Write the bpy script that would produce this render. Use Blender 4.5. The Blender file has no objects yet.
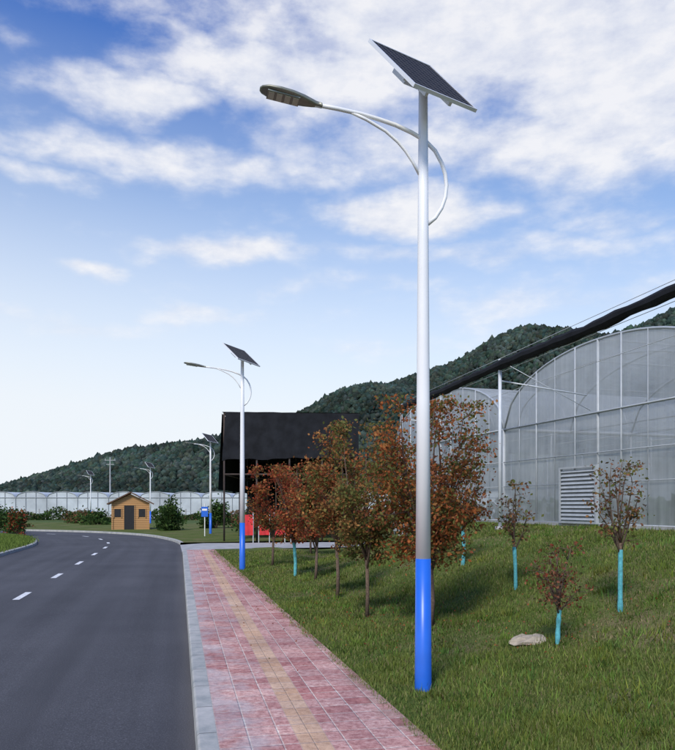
import bpy, math, random
import numpy as np
from mathutils import Vector
R=math.radians
random.seed(7); rng=np.random.default_rng(7)
scene=bpy.context.scene
scene.view_settings.view_transform='Standard'
scene.view_settings.look='None'
scene.view_settings.exposure=0

# ------------------------------------------------------------------ helpers
def sm(a,b,x):
    t=np.clip((np.asarray(x,dtype=float)-a)/(b-a),0,1); return t*t*(3-2*t)

class MB:
    def __init__(s): s.v=[];s.f=[];s.m=[];s.uv=None
    def add(s,vs,fs,m=0):
        o=len(s.v); s.v+= [tuple(p) for p in vs]
        for f in fs: s.f.append(tuple(i+o for i in f)); s.m.append(m)
    def tube(s,pts,rad,n=8,m=0,cap=True):
        pts=[Vector(p) for p in pts]
        if not hasattr(rad,'__len__'): rad=[rad]*len(pts)
        vs=[];fs=[]
        ref=None
        for i,p in enumerate(pts):
            a=pts[max(i-1,0)];b=pts[min(i+1,len(pts)-1)]
            t=(b-a).normalized()
            if ref is None: ref=Vector((1,0,0)) if abs(t.x)<.8 else Vector((0,1,0))
            u=(ref-t*ref.dot(t)).normalized(); w=t.cross(u); ref=u
            for k in range(n):
                an=2*math.pi*k/n
                vs.append(p+(u*math.cos(an)+w*math.sin(an))*rad[i])
        for i in range(len(pts)-1):
            for k in range(n):
                k2=(k+1)%n
                fs.append((i*n+k,i*n+k2,(i+1)*n+k2,(i+1)*n+k))
        if cap:
            fs.append(tuple(reversed(range(n)))); fs.append(tuple(range((len(pts)-1)*n,len(pts)*n)))
        s.add(vs,fs,m)
    def box(s,c,size,m=0,ax=None):
        c=Vector(c)
        if ax is None: ax=(Vector((1,0,0)),Vector((0,1,0)),Vector((0,0,1)))
        h=[ax[i]*size[i]/2 for i in range(3)]
        vs=[c+h[0]*a+h[1]*b+h[2]*d for a in(-1,1) for b in(-1,1) for d in(-1,1)]
        s.add(vs,[(0,1,3,2),(4,6,7,5),(0,4,5,1),(2,3,7,6),(0,2,6,4),(1,5,7,3)],m)
    def obj(s,name,mats,parent=None,smooth=False,loc=None):
        me=bpy.data.meshes.new(name); me.from_pydata(s.v,[],s.f)
        for mt in mats: me.materials.append(mt)
        me.polygons.foreach_set('material_index',s.m)
        if smooth: me.polygons.foreach_set('use_smooth',[True]*len(s.f))
        if s.uv is not None:
            l=me.uv_layers.new(name='UVMap')
            for lp in me.loops: l.data[lp.index].uv=s.uv[lp.vertex_index]
        me.update()
        o=bpy.data.objects.new(name,me); scene.collection.objects.link(o)
        if parent: o.parent=parent
        if loc: o.location=loc
        return o

def empty(name,loc=(0,0,0)):
    e=bpy.data.objects.new(name,None); e.empty_display_size=.2
    e.location=loc; scene.collection.objects.link(e); return e

def np_mesh(name,V,F,mats,col=None,parent=None,loc=None,smooth=False):
    me=bpy.data.meshes.new(name); k=F.shape[1]
    me.vertices.add(len(V)); me.vertices.foreach_set('co',np.ascontiguousarray(V,dtype=np.float32).ravel())
    me.loops.add(F.size); me.loops.foreach_set('vertex_index',np.ascontiguousarray(F,dtype=np.int32).ravel())
    me.polygons.add(len(F)); me.polygons.foreach_set('loop_start',np.arange(0,F.size,k,dtype=np.int32))
    try: me.polygons.foreach_set('loop_total',np.full(len(F),k,dtype=np.int32))
    except Exception: pass
    me.update(calc_edges=True)
    if col is not None:
        ca=me.color_attributes.new(name='Col',type='FLOAT_COLOR',domain='POINT')
        ca.data.foreach_set('color',np.concatenate([col,np.ones((len(col),1))],1).astype(np.float32).ravel())
    for mt in mats: me.materials.append(mt)
    if smooth: me.polygons.foreach_set('use_smooth',np.ones(len(F),dtype=bool))
    me.validate()
    o=bpy.data.objects.new(name,me); scene.collection.objects.link(o)
    if parent: o.parent=parent
    if loc: o.location=loc
    return o

def newmat(name):
    m=bpy.data.materials.new(name); m.use_nodes=True
    nt=m.node_tree; b=nt.nodes['Principled BSDF']
    return m,nt,b
def N(nt,t,**kw):
    n=nt.nodes.new(t)
    for k,v in kw.items(): setattr(n,k,v)
    return n
def L(nt,a,b): nt.links.new(a,b)
def noise(nt,scale,detail=4,vec=None,rough=.55):
    n=N(nt,'ShaderNodeTexNoise'); n.inputs['Scale'].default_value=scale
    n.inputs['Detail'].default_value=detail; n.inputs['Roughness'].default_value=rough
    if vec is not None: L(nt,vec,n.inputs['Vector'])
    return n
def ramp(nt,fac,stops):
    r=N(nt,'ShaderNodeValToRGB'); e=r.color_ramp.elements
    while len(e)<len(stops): e.new(.5)
    for i,(p,c) in enumerate(stops):
        e[i].position=p; e[i].color=(c[0],c[1],c[2],1) if hasattr(c,'__len__') else (c,c,c,1)
    L(nt,fac,r.inputs['Fac']); return r
def mixc(nt,fac,a,b,mode='MIX'):
    m=N(nt,'ShaderNodeMix',data_type='RGBA',blend_type=mode)
    for s,v in((0,fac),(6,a),(7,b)):
        if hasattr(v,'is_linked') or hasattr(v,'links'): L(nt,v,m.inputs[s])
        else: m.inputs[s].default_value=v if s==0 else (v[0],v[1],v[2],1)
    return m.outputs[2]
def mth(nt,op,a,b=None,c=None):
    m=N(nt,'ShaderNodeMath',operation=op)
    for i,v in enumerate((a,b,c)):
        if v is None: continue
        if hasattr(v,'links'): L(nt,v,m.inputs[i])
        else: m.inputs[i].default_value=v
    return m.outputs[0]
def bump(nt,b,h,strength=.3,dist=.01):
    n=N(nt,'ShaderNodeBump'); n.inputs['Strength'].default_value=strength; n.inputs['Distance'].default_value=dist
    L(nt,h,n.inputs['Height']); L(nt,n.outputs[0],b.inputs['Normal'])

def simple(name,col,rough=.6,metal=0,var=.12,scale=6,spec=.5):
    m,nt,b=newmat(name)
    tc=N(nt,'ShaderNodeTexCoord'); n=noise(nt,scale,4,tc.outputs['Object'])
    c0=[x*(1-var) for x in col]; c1=[min(1,x*(1+var)) for x in col]
    r=ramp(nt,n.outputs[0],[(.3,c0),(.7,c1)]); L(nt,r.outputs[0],b.inputs['Base Color'])
    b.inputs['Roughness'].default_value=rough; b.inputs['Metallic'].default_value=metal
    b.inputs['Specular IOR Level'].default_value=spec
    return m

# ------------------------------------------------------------------ materials
def m_asphalt():
    m,nt,b=newmat('asphalt'); tc=N(nt,'ShaderNodeTexCoord'); o=tc.outputs['Object']
    n1=noise(nt,.35,5,o); n2=noise(nt,75,3,o)
    r1=ramp(nt,n1.outputs[0],[(.3,(.050,.050,.056)),(.7,(.078,.077,.083))])
    r2=ramp(nt,n2.outputs[0],[(.3,(.5,.5,.5)),(.60,(1.1,1.1,1.1)),(.78,(2.6,2.6,2.6))])
    c=mixc(nt,1,r1.outputs[0],r2.outputs[0],'MULTIPLY')
    uv=tc.outputs['UV']; mp=N(nt,'ShaderNodeMapping'); mp.inputs['Scale'].default_value=(1.6,.05,1); L(nt,uv,mp.inputs[0])
    n3=noise(nt,1,4,mp.outputs[0]); r3=ramp(nt,n3.outputs[0],[(.35,(.80,.80,.80)),(.65,(1.22,1.22,1.21))])
    c=mixc(nt,1,c,r3.outputs[0],'MULTIPLY')
    sx=N(nt,'ShaderNodeSeparateXYZ'); L(nt,uv,sx.inputs[0])
    dn=mth(nt,'ADD',mth(nt,'MULTIPLY',n3.outputs[0],.5),mth(nt,'MULTIPLY',mth(nt,'ADD',sx.outputs[0],.5),.9))
    r4=ramp(nt,dn,[(.45,(0,0,0)),(.8,(.3,.3,.3))]); c=mixc(nt,r4.outputs[0],c,(.17,.15,.13))
    L(nt,c,b.inputs['Base Color']); b.inputs['Roughness'].default_value=.85
    bump(nt,b,n2.outputs[0],.5,.008); return m
def m_tiles():
    m,nt,b=newmat('pink_paving'); tc=N(nt,'ShaderNodeTexCoord'); uv=tc.outputs['UV']
    br=N(nt,'ShaderNodeTexBrick',offset=0.0,squash=1.0); br.inputs['Scale'].default_value=1
    br.inputs['Brick Width'].default_value=.25; br.inputs['Row Height'].default_value=.25
    br.inputs['Mortar Size'].default_value=.010; br.inputs['Mortar Smooth'].default_value=.6; br.inputs['Bias'].default_value=0
    br.inputs['Color1'].default_value=(.43,.175,.155,1); br.inputs['Color2'].default_value=(.62,.36,.31,1)
    br.inputs['Mortar'].default_value=(.66,.50,.43,1); L(nt,uv,br.inputs['Vector'])
    n1=noise(nt,15,6,uv,.78); r1=ramp(nt,n1.outputs[0],[(.34,(.55,.44,.46)),(.50,(1,1,1)),(.65,(1.3,1.65,1.65))])
    c=mixc(nt,1,br.outputs[0],r1.outputs[0],'MULTIPLY')
    n2=noise(nt,1.1,5,uv); r2=ramp(nt,n2.outputs[0],[(.35,(.80,.77,.80)),(.65,(1.16,1.13,1.1))])
    c=mixc(nt,1,c,r2.outputs[0],'MULTIPLY')
    sx=N(nt,'ShaderNodeSeparateXYZ'); L(nt,uv,sx.inputs[0])
    a=mth(nt,'GREATER_THAN',sx.outputs[0],.625); d=mth(nt,'LESS_THAN',sx.outputs[0],.875); msk=mth(nt,'MULTIPLY',mth(nt,'MULTIPLY',a,d),.9)
    mp=N(nt,'ShaderNodeMapping'); mp.inputs['Location'].default_value=(-.625+.25*4,0,0); L(nt,uv,mp.inputs[0])
    b2=N(nt,'ShaderNodeTexBrick',offset=0.0); b2.inputs['Scale'].default_value=1
    b2.inputs['Brick Width'].default_value=.25; b2.inputs['Row Height'].default_value=.25; b2.inputs['Mortar Size'].default_value=.009
    b2.inputs['Color1'].default_value=(.54,.34,.20,1); b2.inputs['Color2'].default_value=(.68,.48,.32,1); b2.inputs['Mortar'].default_value=(.50,.36,.28,1)
    L(nt,mp.outputs[0],b2.inputs['Vector'])
    r1b=ramp(nt,n1.outputs[0],[(.33,(.72,.66,.62)),(.50,(1,1,1)),(.66,(1.15,1.18,1.2))])
    c2=mixc(nt,1,b2.outputs[0],r2.outputs[0],'MULTIPLY'); c2=mixc(nt,1,c2,r1b.outputs[0],'MULTIPLY')
    c=mixc(nt,msk,c,c2)
    n3=noise(nt,2.4,6,uv,.65); e=mth(nt,'MULTIPLY_ADD',sx.outputs[0],-.30,.30); e2=mth(nt,'ADD',n3.outputs[0],e)
    r3=ramp(nt,e2,[(.66,(0,0,0)),(.86,(.5,.5,.5))]); c=mixc(nt,r3.outputs[0],c,(.48,.49,.49))
    e3=mth(nt,'ADD',n3.outputs[0],mth(nt,'MULTIPLY',mth(nt,'SUBTRACT',sx.outputs[0],1.35),1.1)); r5=ramp(nt,e3,[(.58,(0,0,0)),(.85,(.5,.5,.5))]); c=mixc(nt,r5.outputs[0],c,(.22,.17,.12))
    n4=noise(nt,160,2,uv); r4=ramp(nt,n4.outputs[0],[(.3,(.8,.8,.8)),(.7,(1.18,1.18,1.18))]); c=mixc(nt,1,c,r4.outputs[0],'MULTIPLY')
    L(nt,c,b.inputs['Base Color']); b.inputs['Roughness'].default_value=.9
    h=mth(nt,'SUBTRACT',n1.outputs[0],br.outputs['Fac']); bump(nt,b,h,.7,.014); return m
def m_kerb():
    m,nt,b=newmat('kerb_concrete'); tc=N(nt,'ShaderNodeTexCoord'); uv=tc.outputs['UV']
    n1=noise(nt,3,6,tc.outputs['Object'],.7); r1=ramp(nt,n1.outputs[0],[(.3,(.25,.27,.26)),(.5,(.39,.39,.36)),(.7,(.51,.49,.45))])
    sx=N(nt,'ShaderNodeSeparateXYZ'); L(nt,uv,sx.inputs[0])
    fr=mth(nt,'FRACT',mth(nt,'MULTIPLY',sx.outputs[1],1.25)); j=mth(nt,'LESS_THAN',fr,.018)
    c=mixc(nt,j,r1.outputs[0],(.12,.12,.11)); L(nt,c,b.inputs['Base Color']); b.inputs['Roughness'].default_value=.9
    n2=noise(nt,60,3,tc.outputs['Object']); bump(nt,b,n2.outputs[0],.4,.006); return m
def m_lawn():
    m,nt,b=newmat('lawn'); tc=N(nt,'ShaderNodeTexCoord'); o=tc.outputs['Object']
    n1=noise(nt,.6,6,o,.65); r1=ramp(nt,n1.outputs[0],[(.30,(.07,.10,.024)),(.5,(.11,.14,.038)),(.64,(.17,.15,.075)),(.75,(.19,.14,.09))])
    n2=noise(nt,25,4,o,.7); r2=ramp(nt,n2.outputs[0],[(.3,(.55,.55,.5)),(.7,(1.4,1.4,1.3))])
    c=mixc(nt,1,r1.outputs[0],r2.outputs[0],'MULTIPLY'); L(nt,c,b.inputs['Base Color']); b.inputs['Roughness'].default_value=.95
    b.inputs['Specular IOR Level'].default_value=.1
    bump(nt,b,n2.outputs[0],.6,.04); return m
def m_field():
    m,nt,b=newmat('field'); tc=N(nt,'ShaderNodeTexCoord'); o=tc.outputs['Object']
    n1=noise(nt,.05,8,o,.7); r1=ramp(nt,n1.outputs[0],[(.32,(.05,.085,.025)),(.5,(.095,.135,.04)),(.60,(.14,.145,.06)),(.68,(.18,.145,.095))])
    n2=noise(nt,2.5,5,o,.7); r2=ramp(nt,n2.outputs[0],[(.3,(.6,.6,.6)),(.7,(1.3,1.3,1.3))])
    c=mixc(nt,1,r1.outputs[0],r2.outputs[0],'MULTIPLY'); L(nt,c,b.inputs['Base Color']); b.inputs['Roughness'].default_value=.95
    b.inputs['Specular IOR Level'].default_value=.1; return m
def m_leaf(name,trans=.35):
    m,nt,b=newmat(name); at=N(nt,'ShaderNodeAttribute',attribute_name='Col')
    df=N(nt,'ShaderNodeBsdfDiffuse'); L(nt,at.outputs['Color'],df.inputs[0])
    if trans>0:
        t=N(nt,'ShaderNodeBsdfTranslucent'); L(nt,at.outputs['Color'],t.inputs[0])
        mx=N(nt,'ShaderNodeMixShader'); mx.inputs[0].default_value=trans
        L(nt,df.outputs[0],mx.inputs[1]); L(nt,t.outputs[0],mx.inputs[2]); L(nt,mx.outputs[0],nt.nodes['Material Output'].inputs[0])
    else: L(nt,df.outputs[0],nt.nodes['Material Output'].inputs[0])
    nt.nodes.remove(b)
    return m
def m_forest():
    m,nt,b=newmat('forest_foliage'); at=N(nt,'ShaderNodeAttribute',attribute_name='Col')
    tc=N(nt,'ShaderNodeTexCoord'); n=noise(nt,.6,4,tc.outputs['Object'],.85)
    r=ramp(nt,n.outputs[0],[(.36,(.55,.6,.65)),(.64,(1.4,1.4,1.35))])
    c=mixc(nt,1,at.outputs['Color'],r.outputs[0],'MULTIPLY')
    df=N(nt,'ShaderNodeBsdfDiffuse'); L(nt,c,df.inputs[0]); L(nt,df.outputs[0],nt.nodes['Material Output'].inputs[0]); nt.nodes.remove(b)
    return m
def m_film(name,col,alpha):
    m,nt,b=newmat(name); tc=N(nt,'ShaderNodeTexCoord'); n=noise(nt,.7,4,tc.outputs['Object'],.6)
    r=ramp(nt,n.outputs[0],[(.3,[c*.84 for c in col]),(.7,col)])
    df=N(nt,'ShaderNodeBsdfDiffuse'); L(nt,r.outputs[0],df.inputs[0])
    t=N(nt,'ShaderNodeBsdfTransparent'); tr=N(nt,'ShaderNodeBsdfTranslucent'); L(nt,r.outputs[0],tr.inputs[0])
    mx0=N(nt,'ShaderNodeMixShader'); mx0.inputs[0].default_value=.5; L(nt,df.outputs[0],mx0.inputs[1]); L(nt,tr.outputs[0],mx0.inputs[2])
    gl=N(nt,'ShaderNodeBsdfGlossy'); gl.inputs['Roughness'].default_value=.35; mg=N(nt,'ShaderNodeMixShader'); mg.inputs[0].default_value=.07
    L(nt,mx0.outputs[0],mg.inputs[1]); L(nt,gl.outputs[0],mg.inputs[2])
    mp0=N(nt,'ShaderNodeMapping'); mp0.inputs['Scale'].default_value=(5,5,.25); L(nt,tc.outputs['Object'],mp0.inputs[0]); ns=noise(nt,1,4,mp0.outputs[0],.6)
    av=mth(nt,'ADD',mth(nt,'MULTIPLY',n.outputs[0],.5),mth(nt,'MULTIPLY',ns.outputs[0],.5))
    mp=ramp(nt,av,[(.36,(alpha-.15,)*3),(.64,(min(1,alpha+.15),)*3)])
    mx=N(nt,'ShaderNodeMixShader'); L(nt,mp.outputs[0],mx.inputs[0]); L(nt,t.outputs[0],mx.inputs[1]); L(nt,mg.outputs[0],mx.inputs[2])
    L(nt,mx.outputs[0],nt.nodes['Material Output'].inputs[0]); nt.nodes.remove(b); return m
def m_cells():
    m,nt,b=newmat('solar_cells'); tc=N(nt,'ShaderNodeTexCoord'); uv=tc.outputs['UV']
    br=N(nt,'ShaderNodeTexBrick',offset=0.0); br.inputs['Scale'].default_value=1
    br.inputs['Brick Width'].default_value=.078; br.inputs['Row Height'].default_value=.078; br.inputs['Mortar Size'].default_value=.004
    br.inputs['Color1'].default_value=(.018,.018,.019,1); br.inputs['Color2'].default_value=(.028,.027,.027,1); br.inputs['Mortar'].default_value=(.15,.14,.13,1)
    L(nt,uv,br.inputs['Vector']); L(nt,br.outputs[0],b.inputs['Base Color']); b.inputs['Roughness'].default_value=.5
    b.inputs['Specular IOR Level'].default_value=.05; return m
def m_wood():
    m,nt,b=newmat('hut_wood'); tc=N(nt,'ShaderNodeTexCoord'); o=tc.outputs['Object']
    w=N(nt,'ShaderNodeTexWave',bands_direction='Z'); w.inputs['Scale'].default_value=2.2; w.inputs['Distortion'].default_value=.3; L(nt,o,w.inputs[0])
    r=ramp(nt,w.outputs[0],[(0,(.18,.08,.03)),(.15,(.46,.24,.09)),(1,(.56,.32,.13))]); L(nt,r.outputs[0],b.inputs['Base Color']); b.inputs['Roughness'].default_value=.7; return m
ASPH=m_asphalt(); TILE=m_tiles(); KERB=m_kerb(); LAWN=m_lawn(); FIELD=m_field(); LEAF=m_leaf('leaves',.4); GRASSM=m_leaf('grass_blades',0); FOREST=m_forest()
FILM=m_film('greenhouse_film',(.76,.79,.78),.55); FILM2=simple('tunnel_film',(.50,.54,.56),.5,0,.3,.25)
NET=simple('shade_net',(.014,.015,.018),.8,0,.4,2,.2)
CELLS=m_cells(); WOOD=m_wood()
WHITE=simple('white_paint',(.88,.88,.88),.3,0,.02,4)
BLUE=simple('blue_paint',(.02,.14,.66),.35,0,.08,4)
LINE=simple('road_paint',(.72,.72,.70),.8,0,.2,14)
HEAD=simple('lamp_housing',(.25,.25,.20),.4,.4,.1,20)
LENS=simple('lamp_lens',(.50,.50,.40),.2,0,.05,20)
ALU=simple('aluminium_frame',(.80,.81,.83),.35,.1,.04,5)
STEEL=simple('galvanised_steel',(.62,.65,.67),.5,.1,.08,5)
GSTEEL=simple('greenhouse_steel',(.42,.45,.47),.5,.1,.1,5)
DSTEEL=simple('frame_grey',(.26,.28,.30),.5,.2,.1,5)
RUST=simple('rusty_frame',(.07,.05,.042),.8,0,.3,3)
BARK=simple('bark',(.14,.10,.075),.95,0,.35,30,.1)
WRAP=simple('trunk_wrap',(.10,.40,.44),.8,0,.3,25)
CONC=simple('concrete',(.38,.38,.37),.9,0,.2,2)
ROOF=simple('hut_roof',(.13,.07,.04),.8,0,.3,6)
RED=simple('red_cloth',(.66,.035,.04),.7,0,.2,3)
STONE=simple('pale_stone',(.40,.34,.26),.9,0,.3,9)
DARK=simple('dark_opening',(.02,.02,.022),.8)

# ------------------------------------------------------------------ camera
cam=bpy.data.cameras.new('camera'); co=bpy.data.objects.new('camera',cam); scene.collection.objects.link(co)
co.location=(0,0,2.0); co.rotation_euler=(R(90),0,0)
cam.sensor_fit='HORIZONTAL'; cam.sensor_width=36; cam.lens=36*730/675; cam.shift_y=130/675; cam.clip_end=6000; cam.clip_start=.05
scene.camera=co

# ------------------------------------------------------------------ world
SUN_EL=46; sun_dir=Vector((-.28,-.93,0)).normalized()
w=bpy.data.worlds.new('World'); scene.world=w; w.use_nodes=True; nt=w.node_tree
try:
    w.cycles.sampling_method='MANUAL'; w.cycles.sample_map_resolution=256
except Exception: pass
bg=nt.nodes['Background']; bg.inputs[1].default_value=.13
sky=N(nt,'ShaderNodeTexSky'); sky.sky_type='NISHITA'; sky.sun_disc=False
sky.sun_elevation=R(SUN_EL); sky.sun_rotation=math.atan2(sun_dir.x,sun_dir.y); sky.air_density=1.0; sky.dust_density=.6; sky.ozone_density=2.5
tc=N(nt,'ShaderNodeTexCoord'); sx=N(nt,'ShaderNodeSeparateXYZ'); L(nt,tc.outputs['Generated'],sx.inputs[0])
az=mth(nt,'ARCTAN2',sx.outputs[0],sx.outputs[1]); el=mth(nt,'ARCSINE',sx.outputs[2])
cv=N(nt,'ShaderNodeCombineXYZ'); L(nt,mth(nt,'MULTIPLY',az,5.0),cv.inputs[0]); L(nt,mth(nt,'MULTIPLY',el,10.0),cv.inputs[1])
wn=noise(nt,1.3,4,cv.outputs[0])
sxw=N(nt,'ShaderNodeSeparateColor'); L(nt,wn.outputs[1],sxw.inputs[0])
azw=mth(nt,'ADD',az,mth(nt,'MULTIPLY',mth(nt,'SUBTRACT',sxw.outputs[0],.5),.20))
elw=mth(nt,'ADD',el,mth(nt,'MULTIPLY',mth(nt,'SUBTRACT',sxw.outputs[1],.5),.075))
blobs=[(470,30,260,70,1.1),(300,75,150,32,.95),(640,60,170,90,1.1),(145,98,70,18,.95),(185,35,45,22,.6),(180,165,190,17,.70),(560,140,250,36,.85),
       (400,213,85,17,1.05),(225,248,75,13,.85),(95,270,30,9,.75),(470,250,200,11,.5),(25,178,55,10,.6),(15,42,50,12,.3),(330,290,130,10,.35),(640,215,90,12,.45),(60,318,110,11,.4),(200,312,50,9,.45),(560,300,170,22,.45),(370,345,90,14,.35)]
tot=None
for (x,y,rx,ry,a) in blobs:
    A=math.atan((x-337.5)/730); E=math.atan((505-y)/math.hypot(730,x-337.5)); ra=rx/730*math.cos(A)**2; re=ry/730*math.cos(E)
    dx=mth(nt,'DIVIDE',mth(nt,'SUBTRACT',azw,A),ra); dy=mth(nt,'DIVIDE',mth(nt,'SUBTRACT',elw,E),re)
    s=mth(nt,'ADD',mth(nt,'MULTIPLY',dx,dx),mth(nt,'MULTIPLY',dy,dy)); g=mth(nt,'MULTIPLY',mth(nt,'EXPONENT',mth(nt,'MULTIPLY',s,-.7)),a)
    tot=g if tot is None else mth(nt,'MAXIMUM',tot,g)
cn=noise(nt,1.5,8,cv.outputs[0],.56); cn2=noise(nt,4.2,7,cv.outputs[0],.6)
d=mth(nt,'ADD',tot,mth(nt,'MULTIPLY',mth(nt,'SUBTRACT',cn.outputs[0],.5),1.2))
d=mth(nt,'ADD',d,mth(nt,'MULTIPLY',mth(nt,'SUBTRACT',cn2.outputs[0],.5),.35))
dens=N(nt,'ShaderNodeMapRange',interpolation_type='SMOOTHSTEP'); L(nt,d,dens.inputs[0])
dens.inputs[1].default_value=.10; dens.inputs[2].default_value=.86; dens.inputs[3].default_value=0; dens.inputs[4].default_value=.93
shade=mth(nt,'ADD',mth(nt,'MULTIPLY',cn2.outputs[0],.5),mth(nt,'MULTIPLY',cn.outputs[0],.5))
ct=ramp(nt,shade,[(.36,(5.2,5.5,6.5)),(.47,(6.2,6.4,7.0)),(.58,(7.2,7.2,7.4))])
grad=ramp(nt,mth(nt,'DIVIDE',el,.62),[(0,(1.2,1.15,1.05)),(.3,(.98,1.22,1.38)),(.62,(.66,1.06,1.42)),(1,(.30,.70,1.42))])
c=mixc(nt,1,sky.outputs[0],grad.outputs[0],'MULTIPLY')
hz=ramp(nt,mth(nt,'ADD',mth(nt,'DIVIDE',el,.62),mth(nt,'MULTIPLY',az,.14)),[(.0,(1,1,1)),(.16,(.95,.95,.95)),(.36,(.68,.68,.68)),(.6,(.28,.28,.28)),(.9,(0,0,0))])
c=mixc(nt,hz.outputs[0],c,(6.75,7.1,7.5))
c=mixc(nt,dens.outputs[0],c,ct.outputs[0])
L(nt,c,bg.inputs[0])
sl=bpy.data.lights.new('sun','SUN'); sl.energy=3.0; sl.angle=R(12); sl.color=(1,.94,.85)
so=bpy.data.objects.new('sun',sl); scene.collection.objects.link(so); so.location=(-20,-20,30)
to=Vector((sun_dir.x*math.cos(R(SUN_EL)),sun_dir.y*math.cos(R(SUN_EL)),math.sin(R(SUN_EL))))
so.rotation_euler=to.to_track_quat('Z','Y').to_euler()

# ------------------------------------------------------------------ paths
ctrl=[(-25,5.56),(-12,2.74),(-5,1.22),(0,.135),(5.6,-1.08),(15,-3.12),(25.6,-5.42),(31,-6.6),(37,-8.0),(41.7,-9.7),(47,-12.4),(51,-15.8),(54.2,-20),(57.5,-27),(60.5,-38),(63,-55),(66,-90)]
P=[np.array([x,d],float) for d,x in ctrl]
def catmull(P,n=14):
    out=[]
    for i in range(1,len(P)-2):
        p0,p1,p2,p3=P[i-1:i+3]
        for k in range(n):
            t=k/n; out.append(.5*((2*p1)+(-p0+p2)*t+(2*p0-5*p1+4*p2-p3)*t*t+(-p0+3*p1-3*p2+p3)*t**3))
    out.append(P[-2]); return np.array(out)
path=catmull(P)
seg=np.diff(path,axis=0); sl_=np.r_[0,np.cumsum(np.hypot(seg[:,0],seg[:,1]))]
tan=np.gradient(path,axis=0); tan/=np.linalg.norm(tan,axis=1)[:,None]
nor=np.c_[tan[:,1],-tan[:,0]]
def xr(D): return .764-.245*(np.asarray(D,dtype=float)-5.6)
def strip(name,i0,i1,prof,mats,parent=None):
    mb=MB(); uv=[]; vs=[]; fs=[]; k=len(prof)
    for i in range(i0,i1):
        for (o,z) in prof:
            oo=o(i) if callable(o) else o
            p=path[i]+nor[i]*oo; vs.append((p[0],p[1],z)); uv.append((oo-(.17 if oo>0 else 0),sl_[i]))
    for i in range(i1-i0-1):
        for j in range(k-1): fs.append((i*k+j,i*k+j+1,(i+1)*k+j+1,(i+1)*k+j))
    mb.add(vs,fs); mb.uv=uv; return mb.obj(name,mats,parent)
nP=len(path)
iD=lambda D:int(np.argmin(np.abs(path[:nP//1,1]-D)))
W=6.9
g=MB(); g.add([(-3000,-1000,-.06),(3000,-1000,-.06),(3000,4000,-.06),(-3000,4000,-.06)],[(0,1,2,3)]); g.obj('ground',[FIELD])
strip('road',0,nP,[(-W,0),(-W/2,.03),(0,0)],[ASPH])
iEnd=iD(30.5); i2=iD(36.5)
wof=lambda i: 1.84-.020*max(0,path[i,1]-5.6)
kp=[(0,-.02),(.012,.11),(.03,.125),(.17,.125)]
strip('kerb',0,iEnd+1,kp,[KERB])
strip('kerb',i2,nP,kp,[KERB])
strip('kerb',0,nP,[(-W-.17,.125),(-W-.03,.125),(-W-.012,.11),(-W,-.02)],[KERB])
strip('sidewalk',0,iEnd+1,[(.17,.121),(wof,.121),(lambda i:wof(i)+.01,.05)],[TILE])
dv=MB(); 
a=path[iEnd]; b_=path[i2]
dv.add([(a[0],a[1],.006),(b_[0],b_[1],.006),(b_[0]+1.2,b_[1]-.2,.10),(a[0]+1.2,a[1]+.9,.10),(2,36.6,.16),(2,32.4,.16),(16,38,.2),(16,34,.2)],[(0,3,2,1),(3,5,4,2),(5,7,6,4)])
dv.obj('driveway',[CONC])
dm=MB()
for k in range(0,14):
    D0=11.4+k*4.5
    s0=np.interp(D0,path[:,1],sl_)
    vs=[]
    for ds in (0,.45,.9,1.35):
        px=np.interp(s0+ds,sl_,path[:,0]); py=np.interp(s0+ds,sl_,path[:,1]); nx=np.interp(s0+ds,sl_,nor[:,0]); ny=np.interp(s0+ds,sl_,nor[:,1])
        for o in(-W/2-.07,-W/2+.07): vs.append((px+nx*o,py+ny*o,.0345))
    dm.add(vs,[(0,1,3,2),(2,3,5,4),(4,5,7,6)])
dm.obj('road_marking',[LINE])

# ------------------------------------------------------------------ lawn terrain
def lawn_z(X,D):
    X=np.asarray(X,float); D=np.asarray(D,float)
    e=X-xr(np.minimum(D,30)); g=e-np.maximum(0,D-20)*.35
    z=np.where(g<1.2,.10,.10+1.3*sm(1.2,7,g))
    z=z+.03*np.sin(X*1.7+D*.6)*sm(.5,2,e)+.02*np.sin(D*2.1-X)*sm(.5,2,e)
    return z
def build_lawn():
    Ds=np.concatenate([np.arange(-12,30.6,.35)]); es=np.concatenate([np.linspace(0,8,40),np.linspace(8.4,45,30)])
    V=[];
    for D in Ds:
        x0=xr(D)+.03
        X=x0+es; V.append(np.c_[X,np.full_like(X,D),lawn_z(X,D)])
    n=len(es); V=np.concatenate(V); F=[]
    for i in range(len(Ds)-1):
        for j in range(n-1): F.append((i*n+j,i*n+j+1,(i+1)*n+j+1,(i+1)*n+j))
    np_mesh('lawn',V,np.array(F),[LAWN],smooth=True)
build_lawn()
def patch(name,rows,mat):
    n=len(rows[0]); vs=[p for r in rows for p in r]; mb=MB()
    mb.add(vs,[(i*n+j,i*n+j+1,(i+1)*n+j+1,(i+1)*n+j) for i in range(len(rows)-1) for j in range(n-1)]); mb.obj(name,[mat],smooth=True)
rows=[]
for i in range(i2,nP-6):
    p=path[i]+nor[i]*.17; rows.append([(p[0],p[1],.118),(p[0]+nor[i][0]*6,p[1]+nor[i][1]*6,.13),(p[0]+nor[i][0]*22,p[1]+nor[i][1]*22,.05)])
patch('verge',rows,LAWN)
rows=[]
for i in range(0,nP-6):
    p=path[i]-nor[i]*(W+.17); q=p-nor[i]*1.2; q2=p-nor[i]*3.5; rows.append([(q2[0],q2[1],.02),(q[0],q[1],.16),(p[0],p[1],.118)])
patch('verge',rows,LAWN)
rowsl=[]
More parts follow.
